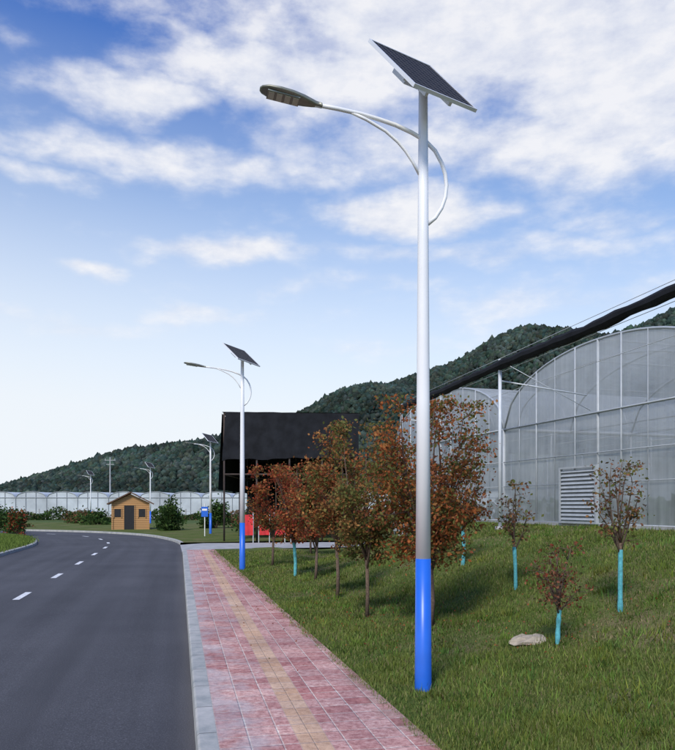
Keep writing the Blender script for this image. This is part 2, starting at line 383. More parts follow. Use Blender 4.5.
for t in np.linspace(0,1,5):
    rowsl.append([(xr(30.5)+.05+s_, 30.45+t*(1.6+0.06*s_), float(lawn_z(xr(30.5)+s_,30.45+t*1.5))) for s_ in np.linspace(0,22,30)])
patch('verge',rowsl,LAWN)

# ------------------------------------------------------------------ grass blades
def blades(name,X,D,Z,h,wd,cols):
    n=len(X); a=rng.uniform(0,2*math.pi,n); lean=rng.uniform(0,.85,n); la=rng.uniform(0,2*math.pi,n)
    dx=np.cos(a)*wd/2; dy=np.sin(a)*wd/2
    tx=X+np.cos(la)*lean*h; ty=D+np.sin(la)*lean*h; tz=Z+h*np.sqrt(np.maximum(.1,1-lean**2*.8))
    V=np.empty((n,3,3)); V[:,0]=np.c_[X-dx,D-dy,Z-.01]; V[:,1]=np.c_[X+dx,D+dy,Z-.01]; V[:,2]=np.c_[tx,ty,tz]
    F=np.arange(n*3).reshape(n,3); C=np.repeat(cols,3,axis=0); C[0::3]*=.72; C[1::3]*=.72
    return np_mesh(name,V.reshape(-1,3),F,[GRASSM],C)
def pnoise(X,D,sc,seed):
    r=np.random.default_rng(seed); s=0
    for k in range(6):
        a,b,c=r.uniform(-1,1,3); s=s+np.sin((X*a+D*b)*sc*(1+k*.6)+c*6)
    return s/6
n=360000
u=rng.uniform(0,1,n); D=4.6*(30/4.6)**(u**.9); uu=rng.uniform(-.32,.56,n); X=uu*D
k=(X>xr(D)-.03+.03*np.sin(D*7))&(D<30.3); X=X[k];D=D[k]
e_=X-xr(D)
dry=sm(.05,.55,pnoise(X,D,1.1,8)+.5*pnoise(X,D,3.1,9)+.35*(sm(2.2,4,e_)-.6)+rng.uniform(-.15,.15,len(X)))*sm(.1,.9,e_)
patchy=pnoise(X,D,1.6,3)+.7*pnoise(X,D,5,4)+rng.uniform(-.45,.45,len(X)); k=(patchy>-.72)&(rng.uniform(0,1,len(X))>dry*.55); X=X[k];D=D[k];patchy=patchy[k];dry=dry[k]
base=np.array([[.155,.205,.048]])*np.ones((len(X),1)); base2=np.array([[.24,.26,.08]]); base3=np.array([[.30,.24,.13]]); base4=np.array([[.095,.15,.038]])
t=sm(-.5,.6,patchy)[:,None]; cols=base4*(1-t)+base*t
q=rng.uniform(0,1,len(X))[:,None]; cols=np.where(q>.70,base2,cols); cols=np.where(q>.94-.38*dry[:,None],base3,cols); cols=cols*rng.uniform(.6,1.3,(len(X),1))
h=rng.uniform(.022,.06,len(X))*(1+.35*patchy)*(1-.3*dry); h=np.maximum(h,.015)*(1+D*.012); wd=.005+.0010*D*rng.uniform(.6,1.3,len(X))
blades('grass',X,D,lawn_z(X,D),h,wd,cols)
TX=[];TD=[];TH=[];TC=[]
for _ in range(900):
    D0=5*(26/5)**rng.uniform(); X0=rng.uniform(-.2,.55)*D0
    if X0<xr(D0)+.2: continue
    m_=int(rng.uniform(12,44)); r_=rng.uniform(.04,.20); cc_=np.array([.10,.165,.038])*rng.uniform(.5,1.7)*np.array([rng.uniform(.8,1.5),1,rng.uniform(.7,1.1)])
    TX+=list(X0+rng.normal(0,r_,m_)); TD+=list(D0+rng.normal(0,r_,m_)); TH+=list(rng.uniform(.04,.14,m_)); TC+= [cc_]*m_
TX=np.array(TX);TD=np.array(TD);TH=np.array(TH)
cols=np.array(TC)*rng.uniform(.7,1.3,(len(TX),1))
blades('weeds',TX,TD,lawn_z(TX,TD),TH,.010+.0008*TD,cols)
m_=26000; ii=rng.integers(iD(20),nP-40,m_); oo=rng.uniform(.2,3.0,m_); X=path[ii,0]-nor[ii,0]*(W+oo)+rng.normal(0,.15,m_); D=path[ii,1]-nor[ii,1]*(W+oo)+rng.normal(0,.15,m_)
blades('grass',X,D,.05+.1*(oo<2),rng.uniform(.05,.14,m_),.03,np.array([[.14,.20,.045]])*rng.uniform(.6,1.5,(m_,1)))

# ------------------------------------------------------------------ street lamps
def pt(s,z): return (-.976*s,-.214*s,z)
def street_lamp(x,y,z,steep):
    e=empty('street_lamp',(x,y,z))
    H=6.18; rb=.086; rt=.047; hb=1.36
    rr=lambda q: rb+(rt-rb)*q/H
    p=MB(); p.tube([(0,0,hb),(0,0,3),(0,0,4.6),(0,0,H)],[rr(hb),rr(3),rr(4.6),rt],24); p.tube([(0,0,H),(0,0,H+.02)],[rt*1.15,rt*1.1],20)
    p.obj('pole',[WHITE],e,True)
    b=MB(); b.tube([(0,0,-.1),(0,0,.02),(0,0,hb)],[rb+.001,rb+.001,rr(hb)+.001],24,0)
    b.obj('pole_base',[BLUE],e,True)
    a=MB()
    main=[(1.13,5.89),(.90,5.875),(.664,5.851),(.48,5.82),(.296,5.78),(.12,5.72),(-.025,5.652),(-.13,5.56),(-.2,5.444),(-.24,5.33),(-.254,5.211),(-.24,5.09),(-.2,4.98),(-.13,4.87),(-.05,4.80)]
    a.tube([pt(s_,z_) for s_,z_ in main],.021,12)
    sec=[(.76,5.855),(.60,5.80),(.40,5.706),(.27,5.61),(.19,5.528),(.11,5.42),(.04,5.30)]
    a.tube([pt(s_,z_) for s_,z_ in sec],.016,10)
    a.obj('arm',[WHITE],e,True)
    hd=MB(); vs=[];fs=[]; nn=14
    secs=[(1.06,.028,.028,0),(1.12,.032,.032,0),(1.16,.05,.036,0),(1.24,.08,.042,.004),(1.36,.11,.040,.008),(1.48,.117,.036,.01),(1.60,.10,.028,.012),(1.66,.065,.020,.012),(1.68,.03,.012,.012)]
    ud=Vector((-.976,-.214,0)); wd_=Vector((-.214,.976,0))
    for (s_,hw,hh,dz) in secs:
        zc=5.888+(s_-1.1)*.135+dz
        for k in range(nn):
            an=2*math.pi*k/nn; cx=math.copysign(abs(math.cos(an))**.7,math.cos(an)); cz=math.copysign(abs(math.sin(an))**.8,math.sin(an))
            if cz<0: cz*=.6
            vs.append(ud*s_+wd_*(cx*hw)+Vector((0,0,zc+cz*hh)))
    for i in range(len(secs)-1):
        for k in range(nn): fs.append((i*nn+k,i*nn+(k+1)%nn,(i+1)*nn+(k+1)%nn,(i+1)*nn+k))
    fs+= [tuple(range(nn)),tuple(range((len(secs)-1)*nn,len(secs)*nn))]
    hd.add(vs,fs)
    hd.obj('lamp_head',[HEAD],e,True)
    ln=MB(); axu=(ud+Vector((0,0,.135))).normalized(); axn=axu.cross(wd_).normalized()
    ln.box(ud*1.45+Vector((0,0,5.888+.35*.135-.016)),(.32,.16,.012),0,(axu,wd_,axn)); 
    for i in range(4):
        ln.box(ud*(1.33+i*.08)+Vector((0,0,5.888+(.23+i*.08)*.135-.024)),(.055,.13,.010),1,(axu,wd_,axn))
    ln.obj('led_module',[HEAD,LENS],e)
    C=Vector((-.018,-.10,6.262))
    if steep: e1=Vector((.685,.5,.025)); e2=Vector((.409,-.5,-.745))
    else:
        q=Vector((.555,0,-.345)); pv=Vector((.01,.60,.235)); e1=q+pv; e2=q-pv; e2=(e2-e1*(e1.dot(e2)/e1.length_squared))
    L1=e1.length; L2=e2.length; e1.normalize(); e2.normalize()
    nn_=e1.cross(e2).normalized(); 
    if nn_.z<0: nn_=-nn_
    f=MB(); t=.035; fw=.018
    for sgn in(-1,1):
        f.box(C+e1*sgn*(L1/2-fw/2),(fw,L2,t),0,(e1,e2,nn_)); f.box(C+e2*sgn*(L2/2-fw/2),(L1-2*fw,fw,t),0,(e1,e2,nn_))
    f.box(C-nn_*.006,(L1-2*fw,L2-2*fw,.004),0,(e1,e2,nn_))
    f.obj('panel_frame',[ALU],e)
    q=MB(); a1=e1*(L1/2-fw); a2=e2*(L2/2-fw); cc=C+nn_*.012
    q.add([cc-a1-a2,cc+a1-a2,cc+a1+a2,cc-a1+a2],[(0,1,2,3)]); u1=L1-2*fw;u2=L2-2*fw; q.uv=[(0,0),(u1,0),(u1,u2),(0,u2)]
    q.obj('solar_cells',[CELLS],e)
    br=MB(); 
    br.box(C-nn_*.05-e1*.16,(.035,L2*.8,.05),0,(e1,e2,nn_)); br.box(C-nn_*.05+e1*.16,(.035,L2*.8,.05),0,(e1,e2,nn_))
    br.box(C-nn_*.085,(.42,.05,.03),0,(e1,e2,nn_)); 
    br.tube([(0,0,6.0),(0,0,6.19),tuple(C-nn_*.08)],[.032,.032,.03],12)
    br.box(C-nn_*.12-e2*.22,(.20,.26,.07),0,(e1,e2,nn_))
    br.obj('panel_bracket',[ALU],e)
    return e
street_lamp(.88,7.5,.09,True)
street_lamp(-2.79,21.4,.12,False)
street_lamp(-8.35,48,.12,False)
street_lamp(-20.0,78,.0,False)
street_lamp(-32.8,97,.0,False)

# ------------------------------------------------------------------ trees
def leaves_mesh(name,C,size,cols,parent=None,aspect=.62):
    n=len(C); a=rng.normal(size=(n,3)); a/=np.linalg.norm(a,axis=1)[:,None]; b=rng.normal(size=(n,3)); b-=a*(a*b).sum(1)[:,None]; b/=np.linalg.norm(b,axis=1)[:,None]
    s=(size*rng.uniform(.6,1.3,n))[:,None]
    V=np.empty((n,4,3)); V[:,0]=C-a*s; V[:,1]=C+b*s*aspect; V[:,2]=C+a*s; V[:,3]=C-b*s*aspect
    F=np.arange(n*4).reshape(n,4)
    return np_mesh(name,V.reshape(-1,3),F,[LEAF],np.repeat(cols,4,axis=0),parent)
PAL_RED=[(.36,.08,.04),(.45,.13,.055),(.25,.06,.035),(.40,.18,.06),(.16,.13,.05)]
PAL_MIX=[(.40,.13,.05),(.26,.09,.045),(.42,.20,.07),(.14,.15,.045),(.20,.19,.06),(.46,.15,.05)]
PAL_OLIVE=[(.16,.17,.055),(.22,.19,.06),(.28,.16,.065),(.12,.14,.04),(.32,.16,.06)]
PAL_BRN=[(.24,.10,.06),(.17,.11,.055),(.30,.13,.07),(.13,.14,.05)]
PAL_GRN=[(.05,.10,.028),(.07,.13,.035),(.10,.15,.045),(.04,.07,.024)]
def make_tree(name,x,y,H,Wd,n,pal,wrap=0,fork=.33,ls=.035,seed=1,limbs=6,tr=.035,low=.6):
    r=random.Random(seed); z0=float(lawn_z(x,y))
    e=empty(name,(x,y,z0)); tb=MB()
    fz=H*fork; top=Vector((r.uniform(-.04,.04),r.uniform(-.04,.04),fz))
    tp=[Vector((0,0,-.05)),Vector((r.uniform(-.03,.03),r.uniform(-.03,.03),fz*.4)),top]
    tb.tube(tp,[tr*1.15,tr,tr*.9],9)
    if wrap>0:
        wb=MB(); f1=min(1,wrap/fz); 
        pts=[]; rad=[]
        for k in range(11):
            q=k/10*f1; zz=q*fz
            if zz<fz*.4: p=tp[0].lerp(tp[1],(zz+.05)/(fz*.4+.05))
            else: p=tp[1].lerp(tp[2],(zz-fz*.4)/(fz*.6))
            pts.append(p); rad.append(tr*1.08+r.uniform(0,.008))
        wb.tube(pts,rad,9); wb.obj('trunk_wrap',[WRAP],e)
    clumps=[]
    def limb(p0,p1,r0,lev):
        mid=p0.lerp(p1,.5)+Vector((r.uniform(-1,1),r.uniform(-1,1),r.uniform(-.2,.6)))*(p1-p0).length*.10
        pts=[]
        for k in range(6):
            t=k/5; pts.append((1-t)**2*p0+2*t*(1-t)*mid+t*t*p1+Vector((r.uniform(-1,1),r.uniform(-1,1),0))*.008)
        tb.tube(pts,[r0*(1-.75*k/5) for k in range(6)],6 if lev<2 else 4)
        return pts
    for i in range(limbs):
        an=i/limbs*2*math.pi+r.uniform(-.4,.4); rad=Wd/2*r.uniform(.45,.95)*(1 if i else .1)
        hh=H*r.uniform(low,1.0) if i else H
        st=top if i%2==0 else tp[1].lerp(top,r.uniform(.6,1))
        tgt=Vector((math.cos(an)*rad,math.sin(an)*rad,hh)); pts=limb(st,tgt,tr*.62,1)
        clumps.append((tgt,1))
        for j in range(7):
            q=r.choice(pts[1:6]); dr=Vector((math.cos(an+r.uniform(-1.6,1.6)),math.sin(an+r.uniform(-1.6,1.6)),r.uniform(-.2,1.1))).normalized()
            t2=q+dr*r.uniform(.16,.36)*min(Wd,1.5); t2.z=min(t2.z,H)
            rr_=math.hypot(t2.x,t2.y)
            if rr_>Wd/2: t2.x*=Wd/2/rr_; t2.y*=Wd/2/rr_
            p2=limb(q,t2,tr*.25,2); clumps.append((t2,.9)); clumps.append((p2[3],.6))
            for kk in range(2):
                q3=r.choice(p2[1:]); t3=q3+Vector((r.uniform(-1,1),r.uniform(-1,1),r.uniform(-.2,1)))*.10*H/2.5
                tb.tube([q3,t3],[tr*.1,tr*.04],3); clumps.append((t3,.6))
    tb.obj('trunk',[BARK],e,True)
    wts=np.array([c[1]*r.uniform(.2,1.6) for c in clumps]); wts/=wts.sum()
    idx=rng.choice(len(clumps),n,p=wts); cc=np.array([tuple(c[0]) for c in clumps])
    sp=.055*max(Wd,.7)+.02
    C=cc[idx]+rng.normal(0,1,(n,3))*np.array([sp,sp,sp*.8]); C[:,2]=np.minimum(C[:,2],H+.05+rng.normal(0,.05,n))
    pc=np.array(pal); cl=rng.integers(0,len(pal),len(clumps)); ci=np.where(rng.uniform(0,1,n)<.6,cl[idx],rng.integers(0,len(pal),n))
    cols=pc[ci]*rng.uniform(.65,1.35,(n,1))
    leaves_mesh('foliage',C,np.full(n,ls),cols,e)
    return e
make_tree('maple_tree',1.40,11.0,3.35,1.9,14500,PAL_MIX,0,.28,.030,11,15,.045,.45)
make_tree('maple_tree',.495,12.25,3.2,1.1,7000,PAL_OLIVE,0,.31,.030,12,11,.032,.46)
make_tree('maple_tree',0.0,14.75,3.5,1.25,7500,PAL_MIX[:3]+PAL_OLIVE[:3],0,.32,.034,13,11,.036,.46)
make_tree('maple_tree',-.55,18.2,2.8,1.2,3600,PAL_RED+PAL_BRN,0,.30,.038,23,8,.036,.5)
make_tree('maple_tree',-1.14,19.6,2.9,1.4,3800,PAL_RED,.9,.33,.040,14,8,.036,.5)
make_tree('maple_tree',-2.05,23.0,3.1,1.6,4000,PAL_RED,0,.3,.044,15,8,.04,.5)
make_tree('maple_tree',-1.0,27.5,3.2,2.2,3400,PAL_RED+PAL_OLIVE,0,.3,.05,26,7,.04,.5)
make_tree('sapling',2.57,15.0,1.8,.9,600,PAL_BRN,.8,.45,.035,17,6,.030)
make_tree('sapling',2.93,12.0,1.72,.62,440,PAL_BRN+PAL_OLIVE,.7,.48,.030,18,6,.024)
make_tree('sapling',3.64,9.4,1.93,.72,680,PAL_BRN+PAL_OLIVE,.80,.46,.027,19,8,.026)
make_tree('sapling',2.68,8.9,1.18,.80,620,PAL_BRN+PAL_RED[2:3],.42,.38,.024,20,8,.022)
make_tree('maple_tree',1.9,20.0,2.6,1.6,1800,PAL_OLIVE,0,.33,.045,31,7,.036,.5)
make_tree('maple_tree',.6,24.0,3.0,1.8,1800,PAL_MIX,0,.33,.05,32,7,.036,.5)
FX=[];FD=[]
for (cx,cy,rr2,m_) in ((1.4,11,1.1,420),(.5,12.2,.9,260),(0,14.7,1.0,260),(2.68,8.9,.6,90),(3.64,9.4,.6,90),(-1,19.6,1.2,200)):
    FX+=list(cx+rng.normal(0,rr2,m_)); FD+=list(cy+rng.normal(0,rr2,m_))
FX=np.array(FX);FD=np.array(FD); zz=np.where(FX>xr(FD)+.03,lawn_z(FX,FD)+.035,.127); kk=FX>xr(FD)-1.2; FX,FD,zz=FX[kk],FD[kk],zz[kk]
leaves_mesh('fallen_leaves',np.c_[FX,FD,zz],np.full(len(FX),.016),np.array(PAL_RED+PAL_BRN)[rng.integers(0,9,len(FX))])

def bush(name,x,y,z,rx,rz,n,pal,ls,seed):
    e=empty(name,(x,y,z)); r=random.Random(seed); tb=MB(); cl=[]
    for k in range(16):
        an=r.uniform(0,6.28); el_=r.uniform(.1,1.45); q=r.uniform(.5,1)
        t=Vector((math.cos(an)*math.cos(el_)*rx*q,math.sin(an)*math.cos(el_)*rx*q,math.sin(el_)*rz*q)); tb.tube([(0,0,0),t*.5+Vector((0,0,.05)),t],[.03,.02,.008],5); cl.append(t)
    tb.obj('stems',[BARK],e)
    cc=np.array([tuple(c) for c in cl]); idx=rng.integers(0,len(cl),n); C=cc[idx]+rng.normal(0,1,(n,3))*np.array([rx,rx,rz])*.17; C[:,2]=np.abs(C[:,2])
    sh=rng.uniform(.6,1.4,len(cl)); cols=np.array(pal)[rng.integers(0,len(pal),n)]*sh[idx][:,None]*rng.uniform(.7,1.3,(n,1))
    leaves_mesh('foliage',C,np.full(n,ls),cols,e)
bush('bush',-12.6,54.5,.1,1.4,2.0,2200,PAL_GRN,.11,1)
bush('bush',-10,60,.1,1.6,1.8,1800,PAL_GRN,.12,2)
bush('bush',-20.6,47.0,.1,.8,1.5,1200,PAL_RED[:3]+PAL_GRN,.08,3)
bush('bush',-23,51,.1,1.2,1.4,1400,PAL_GRN,.1,4)
for k,(bx,by) in enumerate([(-28,62.5),(-33,70),(-24,72),(-27,78),(-36,66),(-12,70),(-8,62),(-5,50),(-3.4,44),(-30,84),(-41,90),(-46,86)]):
    bush('bush',bx,by,.0,rng.uniform(1.2,2.4),rng.uniform(.9,1.7),1300,PAL_GRN if k%3 else PAL_GRN+PAL_BRN,.13,10+k)
n=16000; X=rng.uniform(-80,4,n); hh=.9+.5*np.sin(X*.45)+.4*np.sin(X*1.3+1); Y=100+rng.normal(0,.7,n)
pc=np.array(PAL_GRN+[(.16,.13,.07),(.20,.12,.07)]); sel=((np.sin(X*.33)+np.sin(X*.9+2)+rng.normal(0,.8,n))>.5)
ci=np.where(sel,rng.integers(4,6,n),rng.integers(0,4,n))
leaves_mesh('hedge',np.c_[X,Y,rng.uniform(0,1,n)*np.maximum(hh,.3)],np.full(n,.17),pc[ci]*rng.uniform(.6,1.4,(n,1)))

st=MB(); rr_=random.Random(3); vs=[];nn=12
for lv,(s_,z_) in enumerate([(1,0),(.95,.05),(.6,.09)]):
    for k in range(nn):
        an=k/nn*6.283; q=s_*(1+rr_.uniform(-.2,.2)); vs.append((math.cos(an)*.25*q,math.sin(an)*.17*q,z_+rr_.uniform(-.02,.02)))
fs=[(l*nn+k,l*nn+(k+1)%nn,(l+1)*nn+(k+1)%nn,(l+1)*nn+k) for l in range(2) for k in range(nn)]+[tuple(range(2*nn,3*nn))]
st.add(vs,fs); st.obj('stone',[STONE],loc=(2.45,9.25,float(lawn_z(2.45,9.25))-.01))

# ------------------------------------------------------------------ greenhouse
def greenhouse():
    e=empty('greenhouse'); wdir=Vector((-.304,.953,0)); inn=Vector((.953,.304,0)); C0=Vector((8.4,14.9,0)); BW=9.55; ev=4.47; rise=1.95; base=1.15
    up=Vector((0,0,1)); NB=2; Ld=20
    def arch(t): 
        x=(t*2-1); return ev+rise*math.sqrt(max(0,1-abs(x)**2.1))
    fr=MB(); fl=MB(); wl=MB()
    for b in range(-1,NB):
        o=C0+wdir*(BW*b)
        M=24; 
        pts=[o+wdir*(BW*k/M)+up*arch(k/M) for k in range(M+1)]
        for k in range(M):
            a=o+wdir*(BW*k/M)+up*(base+.35); c=o+wdir*(BW*(k+1)/M)+up*(base+.35)
            fl.add([a,c,pts[k+1],pts[k]],[(0,1,2,3)])
        for k in range(M):
            fl.add([pts[k]+up*.03,pts[k+1]+up*.03,pts[k+1]+inn*Ld+up*.03,pts[k]+inn*Ld+up*.03],[(0,1,2,3)])
        nh=8
        for h_ in range(nh+1):
            q=[p+inn*(Ld*h_/nh) for p in pts]; 
            fr.tube(q,.030 if h_ else .036,6)
            if h_%2==0:
                for tt in (0,.5): 
                    a=o+wdir*(BW*tt)+inn*(Ld*h_/nh); fr.tube([a+up*.5,a+up*(arch(tt) if tt else ev)],.035,6)
            a=o+inn*(Ld*h_/nh)+up*ev; fr.tube([a,a+wdir*BW],.022,5)
        for tt in (0,.2,.4,.6,.8):
            a=o+wdir*(BW*tt)-inn*.04; fr.tube([a+up*(base-.3),a+up*(arch(tt))],.025 if tt else .04,6)
        for tt in (.1,.3,.5,.7,.9):
            a=o+wdir*(BW*tt)-inn*.04; fr.tube([a+up*(base+.35),a+up*(arch(tt))],.011,5)
        for zz,rz in ((base+.35,.022),(2.6,.010),(3.4,.014),(ev,.025)):
            fr.tube([o-inn*.05+up*zz,o+wdir*BW-inn*.05+up*zz],rz,6)
        q=[o+wdir*(BW*(.5+(k/M-.5)*.86))+up*(ev+(arch(k/M)-ev)*.72)+inn*.05 for k in range(M+1)]; fr.tube(q,.018,5)
        for tt in (.12,.3,.5,.7,.88):
            a=o+wdir*(BW*tt)+up*arch(tt); fr.tube([a,a+inn*Ld],.016,5)
        fr.tube([o+up*ev,o+inn*Ld+up*ev],.07,6)
        wl.box(o+wdir*(BW/2)+up*(base+.02),(BW,.16,.66),0,(wdir,inn,up))
    for s_ in (-1,NB):
        a=C0+wdir*(BW*s_); fl.add([a+up*(base),a+inn*Ld+up*base,a+inn*Ld+up*ev,a+up*ev],[(0,1,2,3)])
        for h_ in range(11): fr.tube([a+inn*(Ld*h_/10)+up*.3,a+inn*(Ld*h_/10)+up*ev],.03,6)
    bk=MB()
    for b in range(-1,NB):
        o=C0+wdir*(BW*b)+inn*Ld; M=16
        for k in range(M): bk.add([o+wdir*(BW*k/M)+up*base,o+wdir*(BW*(k+1)/M)+up*base,o+wdir*(BW*(k+1)/M)+up*arch((k+1)/M),o+wdir*(BW*k/M)+up*arch(k/M)],[(0,1,2,3)])
    bk.obj('back_wall',[FILM2],e)
    fr.obj('frame',[GSTEEL],e,True); fl.obj('film',[FILM],e); wl.obj('base_wall',[CONC],e)
    for s_ in (5.5,):
        v=MB(); c=C0+wdir*s_-inn*.10+up*2.28
        v.box(c+inn*.03,(1.5,.03,1.4),1,(wdir,inn,up))
        for sg in(-1,1): v.box(c+wdir*sg*.80-inn*.01,(.06,.10,1.58),0,(wdir,inn,up)); v.box(c+up*sg*.76-inn*.01,(1.52,.10,.06),0,(wdir,inn,up))
        sl2=(inn*.5+up*.866)
        for k in range(13): v.box(c+up*(-.66+k*.11)-inn*.02,(1.5,.012,.080),0,(wdir,(inn*.866-up*.5),sl2))
        v.obj('louvre_vent',[GSTEEL,DSTEEL],e)
    n=5000; bb=rng.integers(-1,NB,n); tt=rng.uniform(.05,.95,n); dd=rng.uniform(1,Ld-1,n); 
    Cx=C0.x+wdir.x*(BW*(bb+tt))+inn.x*dd; Cy=C0.y+wdir.y*(BW*(bb+tt))+inn.y*dd; 
    leaves_mesh('crops',np.c_[Cx,Cy,1.35+rng.uniform(0,.9,n)**1.5],np.full(n,.18),np.array([[.06,.11,.035]])*rng.uniform(.5,1.5,(n,1)),e)
greenhouse()

def shade_roll():
    e=empty('shade_net_roll'); mb=MB(); 
    pts=[];rad=[]
    r=random.Random(5)
    for k in range(70):
        D=3+k*.36; x=5.65-.222*(D-12.2); sag=.04*math.sin((D-10.6)/8.2*math.pi)**2
        pts.append((x,D,5.60-sag+r.uniform(-.012,.012))); rad.append(.115+r.uniform(-.018,.020))
    mb.tube(pts,rad,9); mb.obj('rolled_net',[NET],e)
    p=MB()
    for D in (2.4,10.6,18.8,27.0):
        x=5.65-.222*(D-12.2); z0=float(lawn_z(x,D)); p.tube([(x,D,z0-.2),(x,D,5.75)],.045,10)
        p.box((x,D,z0+.03),(.22,.22,.12),1)
        p.tube([(x,D,5.2),(x+2.4,D+.5,4.9)],.02,6); p.tube([(x,D,5.72),(x+2.5,D+.5,4.5)],.01,5)
    for dz,dx in ((.17,.0),(-.18,.02),(-.75,.03)):
        p.tube([(5.65-.222*(D-12.2)+dx,D,5.6+dz) for D in (2.4,10.6,18.8,27.0)],.007,5)
    p.obj('posts',[STEEL,CONC],e,True)
shade_roll()

def net_house():
    e=empty('shade_net_house'); f=MB(); nmb=MB()
    x0,x1,y0,y1=-5.9,.9,38,50; T=6.75
    for x in np.linspace(x0,x1,5):
        for y in (y0,44,y1): f.tube([(x,y,-.05),(x,y,T)],.05,7)
    for y in (y0,44,y1):
        for z in (T,5.0,3.6): f.tube([(x0,y,z),(x1,y,z)],.045,6)
    for x in (x0,x1): 
        for z in (T,5.0,3.6): f.tube([(x,y0,z),(x,y1,z)],.045,6)
    f.obj('frame',[RUST],e,True)
    r=random.Random(2)
    def sheet(P00,P10,P11,P01,nu,nv,amp,ragged=0):
        vs=[]; ph=r.uniform(0,6)
        for i in range(nu+1):
            rg=(math.sin(i*.55+ph)*.6+math.sin(i*1.3+ph)*.4)*ragged
            for j in range(nv+1):
                u=i/nu;v=j/nv; p=Vector(P00)*(1-u)*(1-v)+Vector(P10)*u*(1-v)+Vector(P11)*u*v+Vector(P01)*(1-u)*v
                p+=Vector((0,r.uniform(-1,1),r.uniform(-1,.3)*.4))*amp+Vector((0,0,rg*(1-v))); vs.append(p)
        nmb.add(vs,[(i*(nv+1)+j,(i+1)*(nv+1)+j,(i+1)*(nv+1)+j+1,i*(nv+1)+j+1) for i in range(nu) for j in range(nv)])
    sheet((x0-.1,y0-.1,4.35),(x1+.2,y0-.1,4.5),(x1+.2,y0-.1,T),(x0+.1,y0-.1,T+.08),30,5,.05,.06)
    sheet((x0-.1,y0-.1,T+.1),(x1+.2,y0-.1,T+.03),(x1+.2,y1,T+.05),(x0-.3,y1,T+.05),16,10,.04)
    sheet((x0-.3,y0-.1,2.8),(x0-.3,y1,2.8),(x0-.3,y1,T),(x0-.1,y0-.1,T),10,6,.03)
    sheet((x1+.2,y0-.1,2.8),(x1+.2,y1,2.8),(x1+.2,y1,T),(x1+.2,y0-.1,T),10,6,.03)
    sheet((x0-.3,y1,.7),(x1+.2,y1,.6),(x1+.2,y1,T),(x0-.3,y1,T),30,6,.04,.08)
    nmb.obj('shade_net',[NET],e,True)
net_house()

# ------------------------------------------------------------------ left background
def tunnels():
    e=empty('polytunnel_greenhouses'); fl=MB(); fr=MB()
    for j in range(24):
        x0=-92+j*5.0; y0=118; w_=4.95; M=12
        pts=[Vector((x0+w_*k/M,y0,3.2+.95*math.sqrt(max(0,1-(2*k/M-1)**2)))) for k in range(M+1)]
        for k in range(M):
            fl.add([pts[k],pts[k+1],pts[k+1]+Vector((0,30,0)),pts[k]+Vector((0,30,0))],[(0,1,2,3)])
            fl.add([Vector((pts[k].x,y0,0)),Vector((pts[k+1].x,y0,0)),pts[k+1],pts[k]],[(0,1,2,3)])
        fr.tube([p-Vector((0,.05,0)) for p in pts],.05,5)
        for q in (0,.33,.66): fr.tube([(x0+w_*q,y0-.05,0),(x0+w_*q,y0-.05,3.2+ (.8 if q else 0))],.05,5)
        fr.tube([(x0,y0-.06,3.2),(x0+w_,y0-.06,3.2)],.05,6)
    fl.obj('film',[FILM2],e); fr.obj('frame',[DSTEEL],e)
tunnels()
fe=empty('boundary_fence'); f=MB()
for k in range(60):
    x=-90+k*1.9; f.box((x,104,.7),(.12,.12,1.5),0)
f.box((-33,104,.3),(114,.06,.6),0); f.box((-33,104,1.1),(114,.05,.06),0)
f.obj('panels_and_posts',[CONC],fe)

def hut():
    e=empty('wooden_hut',(-16.2,57.3,.1)); e.rotation_euler=(0,0,R(14))
    w=MB(); w.box((0,0,1.05),(2.7,2.4,2.1)); 
    for s in(-1,1): w.add([(-1.35,s*1.2,2.1),(1.35,s*1.2,2.1),(0,s*1.2,2.75)] ,[(0,1,2) if s<0 else (0,2,1)])
    w.obj('walls',[WOOD],e)
    r=MB()
    for s in(-1,1):
        ax=Vector((s*1.0,0,-.52)).normalized(); r.box(Vector((s*.86,0,2.43)),(1.98,3.0,.09),0,(ax,Vector((0,1,0)),Vector((s*.52,0,1.0)).normalized()))
    r.obj('roof',[ROOF],e)
    d=MB(); d.box((-.1,-1.215,.95),(.75,.05,1.85),0); d.box((.85,-1.215,1.3),(.5,.05,.6),0); d.box((-.95,-1.215,1.3),(.5,.05,.6),0); d.obj('door_and_windows',[DARK],e)
    t=MB()
    for cx,ww,cz,hh in((-.1,.75,.95,1.85),(.85,.5,1.3,.6),(-.95,.5,1.3,.6)):
        for s in(-1,1): t.box((cx+s*(ww/2+.03),-1.225,cz),(.06,.08,hh+.12)); 
        t.box((cx,-1.225,cz+hh/2+.03),(ww,.08,.06))
    for x in(-1.35,1.35): t.box((x,-1.23,1.05),(.12,.1,2.1))
    t.obj('trim',[WOOD],e)
hut()

for (bx,by,ww) in ((-4.55,38.6,.55),(-3.75,38.9,.55),(-2.95,38.7,.55),(-2.1,38.8,.55)):
    e=empty('red_banner',(bx,by-1.6,.12)); p=MB(); 
    for s in(-1,1): p.tube([(s*ww/2,0,-.1),(s*ww/2,0,1.5)],.025,6)
    p.obj('poles',[STEEL],e); c=MB(); vs=[]
    for i in range(9):
        for j in range(5): vs.append((-ww/2+ww*i/8,.04*math.sin(i*1.3+j*.5),.35+j*.26))
    c.add(vs,[(i*5+j,(i+1)*5+j,(i+1)*5+j+1,i*5+j+1) for i in range(8) for j in range(4)]); c.obj('cloth',[RED],e,True)
e=empty('sign_post',(-8.0,44,.1)); p=MB(); p.tube([(0,0,0),(0,0,2.0)],.03,6); p.box((0,-.04,1.5),(.4,.03,.6),1); p.box((0,-.06,1.62),(.3,.012,.12),0); p.obj('post_and_board',[WHITE,BLUE],e)
